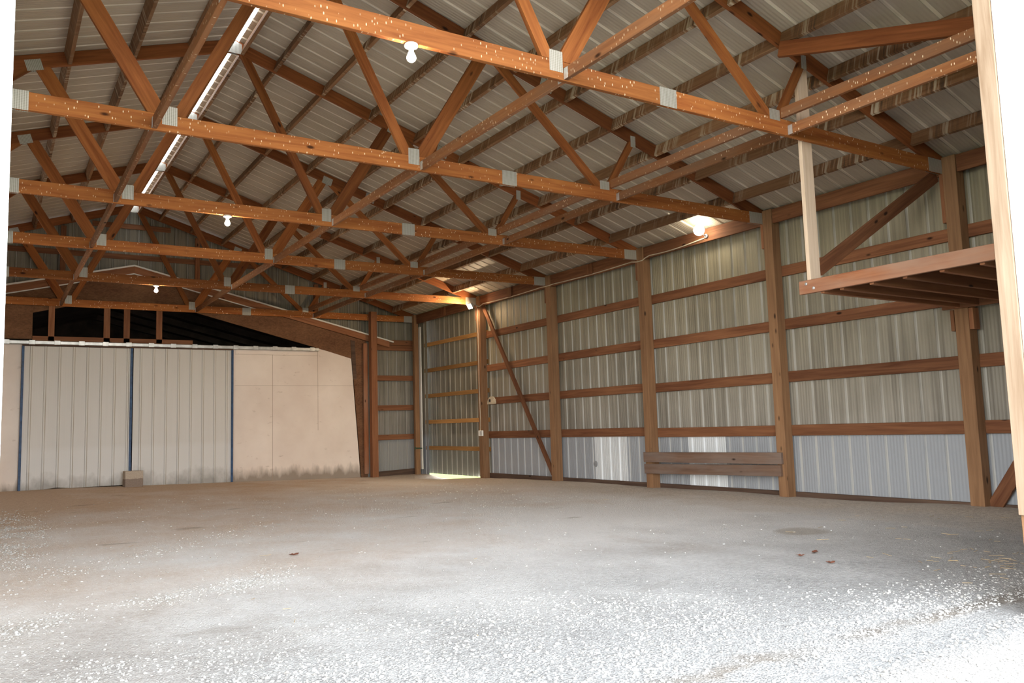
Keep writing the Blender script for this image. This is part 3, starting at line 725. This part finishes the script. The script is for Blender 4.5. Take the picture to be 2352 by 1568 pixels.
# ------------------------------------------------------------------ electrics
def bulb_fixture(x, y, label):
    t = empty('bulb_holder', (x, y, CH0))
    bm = lathe([(0.043, 0.0), (0.046, -0.008), (0.042, -0.018), (0.022, -0.024), (0.018, -0.034), (0.016, -0.037)], 24)
    finish('base', bm, M['porcelain'], t, True)
    bm = lathe([(0.012, -0.035), (0.013, -0.046), (0.020, -0.062), (0.028, -0.080), (0.030, -0.092), (0.025, -0.107), (0.014, -0.115), (0.004, -0.118)], 20)
    finish('bulb', bm, M['bulb'], t, True)
    return tag(t, label, 'light bulb', 'bare bulbs under the trusses')
bulb_fixture(-5.99, YT[5] + 0.019, 'bare lit bulb under the nearest truss, the largest of three')
bulb_fixture(-6.01, YT[3] + 0.019, 'bare lit bulb under the third truss, middle of the row')
bulb_fixture(-5.98, YT[1] + 0.019, 'bare lit bulb farthest back, above the white sliding doors')
fl = empty('floodlight', (-0.22, -2.60, 3.36))
hs_ = finish('housing', box_bm((-0.075, -0.03, -0.055), (0.075, 0.03, 0.055), 0.01), M['fixture'], fl)
gl = finish('lens', box_bm((-0.066, -0.036, -0.047), (0.066, -0.031, 0.047), 0.0), M['flood'], fl)
for o_ in (hs_, gl): o_.rotation_euler = (math.radians(30), 0, math.radians(-90))
tube('arm', [(0.02, 0.04, 0.02), (0.12, 0.10, 0.05), (0.24, 0.05, 0.0)], 0.008, M['fixture'], fl)
tag(fl, 'square lit floodlight glowing orange at the top of the outlet post', 'floodlight')
rl = empty('security_lamp', (0.0145, -8.76, 3.47))
bm = lathe([(0.03, 0.0), (0.03, 0.02), (0.02, 0.03)], 20); o_ = finish('base', bm, M['fixture'], rl, True); o_.rotation_euler = (0, -math.pi / 2, 0)
bm = lathe([(0.006, -0.075), (0.038, -0.065), (0.065, -0.038), (0.075, 0.0), (0.065, 0.038), (0.038, 0.065), (0.006, 0.075)], 24); o_ = finish('lamp', bm, M['round'], rl, True); o_.location = (-0.185, -0.04, 0.055)
tube('arm', [(-0.02, 0, 0.0), (-0.06, -0.01, 0.005), (-0.10, -0.02, 0.03), (-0.13, -0.03, 0.05)], 0.009, M['fixture'], rl)
tag(rl, 'round lit lamp glaring white on the eave header above the two planks', 'lamp')
def sag(a, b, n, d): return [tuple(Vector(a).lerp(Vector(b), k / n) - Vector((0, 0, d * math.sin(math.pi * k / n)))) for k in range(n + 1)]
cp = [(0.006, -8.72, 3.45)] + sag((0.004, -8.3, 3.42), (0.004, -7.6, 3.425), 4, 0.01) + [(0.0, -7.50, 3.40), (-0.012, -7.46, 3.375), (-0.012, -7.34, 3.375)] + sag((0.002, -7.2, 3.40), (0.002, -5.10, 3.40), 8, 0.015) + [(-0.012, -5.02, 3.39), (-0.012, -4.89, 3.39)] + sag((0.003, -4.75, 3.40), (0.003, -2.70, 3.40), 8, 0.015) + [(-0.012, -2.58, 3.36), (-0.10, -2.60, 3.36)]
o = tube('electric_cable', cp, 0.008, M['cable']); tag(o, 'tan electric cable stapled along the eave headers', 'cable')
o = tube('electric_cable', [(-0.012, -2.47, 3.36), (-0.012, -2.50, 3.33), (-0.012, -2.505, 2.6), (-0.012, -2.495, 1.8), (-0.012, -2.51, 1.1), (-0.012, -2.50, 0.90)], 0.008, M['cable']); tag(o, 'tan cable running down the outlet post to the outlet box', 'cable')
ob = empty('outlet_box', (-0.02, -2.52, 0.845)); box('body', (-0.035, -2.60, 0.79), (-0.001, -2.45, 0.90), M['porcelain'], ob, 0.006); box('cover', (-0.040, -2.59, 0.80), (-0.0355, -2.52, 0.89), M['galv'], ob, 0.0)
tag(ob, 'small white outlet box low on the post beside the side door', 'outlet box')
# ------------------------------------------------------------------ back: end of the old building
YB = 0.60
# plywood rigid frame
fr = empty('plywood_frame', (OLDX, YB, 3.0))
def ftop(x): return oldtop(x) - 0.17
right = [(-4.83, 3.44), (OLDX, 3.44), (OLDX, ftop(OLDX)), (-1.12, ftop(-1.12)), (-1.12, -0.12), (-1.27, -0.12), (-1.465, 2.55), (-2.22, 2.765)]
slab('beam', right, YB - 0.02, YB + 0.02, M['osb'], fr)
left = [(2 * OLDX - a, b) for a, b in right][::-1]
slab('beam', left, YB - 0.02, YB + 0.02, M['osb'], fr)
for (x0, x1) in (): slab('stiffener', [(x0 - 0.10, 2.62), (x1 - 0.07, 2.60), (x1 + 0.02, 2.98), (x0 + 0.0, 3.0)], YB - 0.035, YB - 0.021, M['skirt'], fr)
slab('stiffener', [(-1.45, 2.1), (-1.37, 2.1), (-1.40, 2.95), (-1.50, 2.97)], YB - 0.035, YB - 0.021, M['skirt'], fr)
slab('chipboard_patch', [(-8.6, 2.80), (-7.60, 2.80), (-7.60, 3.41), (-8.6, 3.41)], YB - 0.034, YB - 0.021, M['osb'], fr)
tag(fr, 'brown plywood gable frame of the old building, arching over the dark opening', 'frame')
for sgn, nm in ((1, 'right'), (-1, 'left')):
    mx = (lambda x: x) if sgn == 1 else (lambda x: 2 * OLDX - x)
    xe = -0.58
    rk = empty('rake_board', (mx(-3.4), YB - 0.05, 3.7))
    def strip(name, x0, x1, d0, d1, y0, y1, mat):
        q = [(mx(x0), oldtop(x0) - d1), (mx(x1), oldtop(x1) - d1), (mx(x1), oldtop(x1) - d0), (mx(x0), oldtop(x0) - d0)]
        slab(name, q if sgn == 1 else q[::-1], y0, y1, mat, rk, (1, -OLDS * sgn))
    strip('board', OLDX + 0.001, xe, 0.03, 0.165, YB - 0.062, YB - 0.024, M['frame'])
    strip('white_drip_edge', OLDX + 0.001, xe + 0.1 if sgn == 1 else xe, 0.0, 0.030, YB - 0.075, YB - 0.02, M['white_trim'])
    strip('white_lower_edge', OLDX + 0.001, -3.44, 0.165, 0.185, YB - 0.062, YB - 0.03, M['white_trim'])
    tag(rk, 'red brown rake board with white edges on the %s slope of the old gable' % nm, 'board', 'rake boards of the old gable')
# white plywood wall
hw = hfloor
wpr = [(-4.3, -0.1), (-1.29, -0.12), (-1.485, 2.57), (-2.24, 2.765), (-2.24, 2.72), (-4.3, 2.70)]
ww = slab('wall_old_building', wpr, YB - 0.018, YB - 0.0, M['whiteply']); struct(ww, 'white painted plywood wall right of the sliding doors', 'wall')
for (a, b) in (((-3.225, 0.0), (-3.222, 2.70)), ((-2.252, 1.0), (-2.249, 2.75))):
    box('wall_seam', (a[0], YB - 0.0195, a[1]), (b[0] + 0.004, YB - 0.0182, b[1]), M['seam'], ww, 0)
for (x0, x1, z) in ((-4.0, -1.45, 1.96), (-4.0, -2.24, 2.60)):
    box('wall_seam', (x0, YB - 0.0195, z), (x1, YB - 0.0182, z + 0.004), M['seam'], ww, 0)
bd = box('wall_board', (-3.98, YB - 0.026, 2.61), (-2.26, YB - 0.0195, 2.70), M['whiteply'], ww, 0.002)
wpl = [(-9.5, -0.1), (-7.55, -0.1), (-7.55, 2.70), (-9.5, 2.70)]
w2 = slab('wall_old_building_left', wpl, YB - 0.018, YB - 0.0, M['whiteply']); struct(w2, 'white painted plywood wall left of the sliding doors', 'wall')
# sliding doors
def sdoor(nm, x0, x1, z0, z1, zz, label, edges):
    t = empty(nm, ((x0 + x1) / 2, YB - 0.07, z0)); struct(t, label, 'door')
    y = YB - 0.085
    p = ribbed('panel', x0 + 0.012, x1 - 0.012, lambda s, o: [(s - t.location.x, y - t.location.y + 0.0 - o * 0.9, z0 + (zz if abs((s - x0) / (x1 - x0) - 0.33) < 0.10 else 0) - t.location.z), (s - t.location.x, y - t.location.y - o * 0.9, 0.8 - t.location.z), (s - t.location.x, y - t.location.y - o * 0.9, z1 - t.location.z)], M['white_metal'], t, phase=0.05)
    for e in edges:
        x = x0 if e == 'l' else x1
        vboard('blue_edge', (x - 0.02, y - 0.028, z0), (x + 0.02, y + 0.03, z1), M['blue'], t)
    return t
sdoor('door_1', -7.735, -5.945, 0.085, 2.665, 0.02, 'left white ribbed sliding door with blue edges and mouldy foot', ('l', 'r'))
sdoor('door_2', -5.92, -4.065, 0.02, 2.675, 0.0, 'right white ribbed sliding door with a thin blue edge', ('r',))
tr = empty('door_track', (-5.1, YB - 0.08, 2.74))
box('rail', (-8.3, YB - 0.115, 2.70), (-2.245, YB - 0.055, 2.765), M['galv'], tr, 0.008)
for k in range(15): 
    x = -8.0 + k * 0.40
    box('track_bracket', (x - 0.05, YB - 0.122, 2.695), (x + 0.05, YB - 0.1155, 2.775), M['galv'], tr, 0.003)
box('lower_lip', (-7.75, YB - 0.112, 2.672), (-4.05, YB - 0.06, 2.699), M['skirt'], tr, 0.0)
tag(tr, 'galvanised sliding door track above the white doors', 'door track')
# opening framing
o = board('opening_sill', (-7.6, YB - 0.045, 2.815), (-4.83, YB - 0.045, 2.815), 0.085, 0.036, M['frame']); tag(o, 'brown sill board under the dark opening, above the door track', 'board')
SN = ['leftmost', 'second from left', 'third from left', 'rightmost']
for k, (a, b) in enumerate(((-7.35, -7.25), (-6.435, -6.325), (-6.09, -5.98), (-5.51, -5.40))):
    o = vboard('stud', (a, YB - 0.063, 2.775), (b, YB - 0.027, 3.46), M['frame']); tag(o, SN[k] + ' short brown stud standing in the dark opening over the doors', 'stud', 'studs in the dark opening')
# dark old building interior
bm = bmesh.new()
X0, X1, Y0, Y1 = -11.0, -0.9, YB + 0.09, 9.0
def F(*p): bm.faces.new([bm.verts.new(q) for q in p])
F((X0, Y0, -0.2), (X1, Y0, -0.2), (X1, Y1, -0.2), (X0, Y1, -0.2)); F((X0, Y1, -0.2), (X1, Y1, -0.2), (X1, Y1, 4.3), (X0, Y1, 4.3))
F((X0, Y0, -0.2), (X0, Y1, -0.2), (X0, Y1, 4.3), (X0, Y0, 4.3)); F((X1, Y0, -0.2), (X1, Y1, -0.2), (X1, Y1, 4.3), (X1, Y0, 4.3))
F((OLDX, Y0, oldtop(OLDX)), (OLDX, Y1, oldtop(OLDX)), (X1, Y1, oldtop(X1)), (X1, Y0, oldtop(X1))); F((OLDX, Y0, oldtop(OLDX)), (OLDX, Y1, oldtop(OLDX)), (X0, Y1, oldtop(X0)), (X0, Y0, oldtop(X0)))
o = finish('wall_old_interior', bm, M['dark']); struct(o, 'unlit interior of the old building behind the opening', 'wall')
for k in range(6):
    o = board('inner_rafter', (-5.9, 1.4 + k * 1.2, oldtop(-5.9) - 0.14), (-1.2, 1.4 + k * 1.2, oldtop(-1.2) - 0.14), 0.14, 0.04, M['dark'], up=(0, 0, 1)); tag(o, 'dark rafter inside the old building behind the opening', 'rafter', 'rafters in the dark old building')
# back wall framing right of the old building
bp_ = vboard('back_post', (-1.105, 0.345, -0.2), (-0.965, 0.485, 3.60), M['frame']); tag(bp_, 'red brown post on the back wall beside the old plywood frame', 'post')
o = vboard('stud', (-1.225, 0.50, 0.02), (-1.125, 0.56, 2.9), M['loft']); tag(o, 'reddish board standing left of the back wall post', 'board')
for z, nm in ((0.80, 'lowest'), (1.46, 'second lowest'), (2.135, 'third lowest'), (2.825, 'fourth'), (2.948, 'highest')):
    o = board('back_girt', (-0.963, 0.64, z), (0.12, 0.64, z), 0.118, 0.036, M['girt']); tag(o, nm + ' girt on the narrow back wall by the corner post', 'girt', 'girts of the back wall')
o = board('skirt_board', (-0.963, 0.64, -0.03), (0.12, 0.64, 0.01), 0.14, 0.036, M['skirt']); tag(o, 'skirt board at the foot of the narrow back wall', 'board')
for x, nm in ((-2.27, 'right'), (-4.74, 'middle right'), (-7.14, 'left')):
    o = vboard('gable_stud', (x - 0.045, 0.585, oldtop(x) + 0.012), (x + 0.045, 0.665, zlow(x) - 0.01), M['girt']); tag(o, nm + ' dark stud in the back gable above the old roof', 'stud', 'studs in the back gable')
for z, nm in ((4.47, 'lower'), (5.08, 'upper')):
    hw_ = (zlow(RX) - z) / SL - 0.15
    xa = max(-9.5, RX - hw_); xb = min(-1.2, RX + hw_)
    o = board('gable_girt', (xa, 0.672, z), (xb, 0.672, z), 0.10, 0.02, M['girt']); tag(o, nm + ' horizontal girt across the back gable sheet', 'girt', 'girts of the back gable')
# concrete block leaning at the foot of the doors
bm = box_bm((-0.155, -0.10, 0), (0.155, 0.10, 0.30), 0.0); bevel(bm, 0.006)
o = finish('concrete_block', bm, M['block']); o.location = (-5.93, 0.18, hfloor(-5.93, 0.18) - 0.008); o.rotation_euler = (0, 0, math.radians(6)); tag(o, 'two-toned grey brown concrete block standing against the sliding doors', 'concrete block')

# ------------------------------------------------------------------ light
w = bpy.data.worlds.new('overcast'); SC.world = w; w.use_nodes = True
bg = w.node_tree.nodes['Background']
wt = w.node_tree; tcw = wt.nodes.new('ShaderNodeTexCoord'); sx = wt.nodes.new('ShaderNodeSeparateXYZ'); rw = wt.nodes.new('ShaderNodeValToRGB')
wt.links.new(tcw.outputs['Generated'], sx.inputs[0]); wt.links.new(sx.outputs[2], rw.inputs[0]); wt.links.new(rw.outputs[0], bg.inputs[0])
el = rw.color_ramp.elements; el[0].position = 0.0; el[0].color = (1.0, 0.98, 0.95, 1); el[1].position = 0.75; el[1].color = (0.105, 0.13, 0.16, 1)
e2 = el.new(0.22); e2.color = (0.66, 0.69, 0.715, 1)                # bright hazy horizon, darker blue overhead
bg.inputs[1].default_value = 13.0
sun = bpy.data.objects.new('sun', bpy.data.lights.new('sun', 'SUN')); COL.objects.link(sun)
sun.data.energy = 2.2; sun.data.angle = math.radians(3); sun.data.color = (1, 0.95, 0.88)
sun.rotation_euler = Vector((-0.55, 0.03, -0.83)).to_track_quat('-Z', 'Y').to_euler()
def portal(name, loc, size, direction):
    l = bpy.data.lights.new(name, 'AREA'); l.shape = 'RECTANGLE'; l.size, l.size_y = size; l.cycles.is_portal = True
    o = bpy.data.objects.new(name, l); COL.objects.link(o); o.location = loc
    o.rotation_euler = Vector(direction).to_track_quat('-Z', 'Y').to_euler()
portal('portal_door', ((DL + DR) / 2, YF - 0.3, 1.85), (DR - DL + 0.4, 4.2), (0, 1, 0))
portal('portal_left', (XL - 0.3, -13.2, 1.4), (2.7, 3.2), (1, 0, 0))  # covers the opening added in the unseen left wall for daylight

# ------------------------------------------------------------------ camera
cam = bpy.data.objects.new('camera', bpy.data.cameras.new('camera')); COL.objects.link(cam); SC.camera = cam
Yw, Pt, Rl = 0.56678046, 0.10280467, -0.02998444
fwd = Vector((math.sin(Yw) * math.cos(Pt), math.cos(Yw) * math.cos(Pt), math.sin(Pt))); rt = Vector((math.cos(Yw), -math.sin(Yw), 0)); up = rt.cross(fwd)
Rr = math.cos(Rl) * rt + math.sin(Rl) * up; Uu = -math.sin(Rl) * rt + math.cos(Rl) * up
cam.matrix_world = Matrix.Translation((-8.19887, -16.61991, 0.96267)) @ Matrix((Rr, Uu, -fwd)).transposed().to_4x4()
cam.data.sensor_width = 36; cam.data.lens = 1885.79 / 2352 * 36; cam.data.clip_start = 0.05; cam.data.clip_end = 300

SC.view_settings.view_transform = 'Standard'; SC.view_settings.look = 'None'; SC.view_settings.gamma = 1; SC.view_settings.use_curve_mapping = False
SC.view_settings.exposure = 0.60
SC.cycles.use_denoising = True; SC.cycles.max_bounces = 8; SC.cycles.diffuse_bounces = 7; SC.cycles.sample_clamp_indirect = 8.0
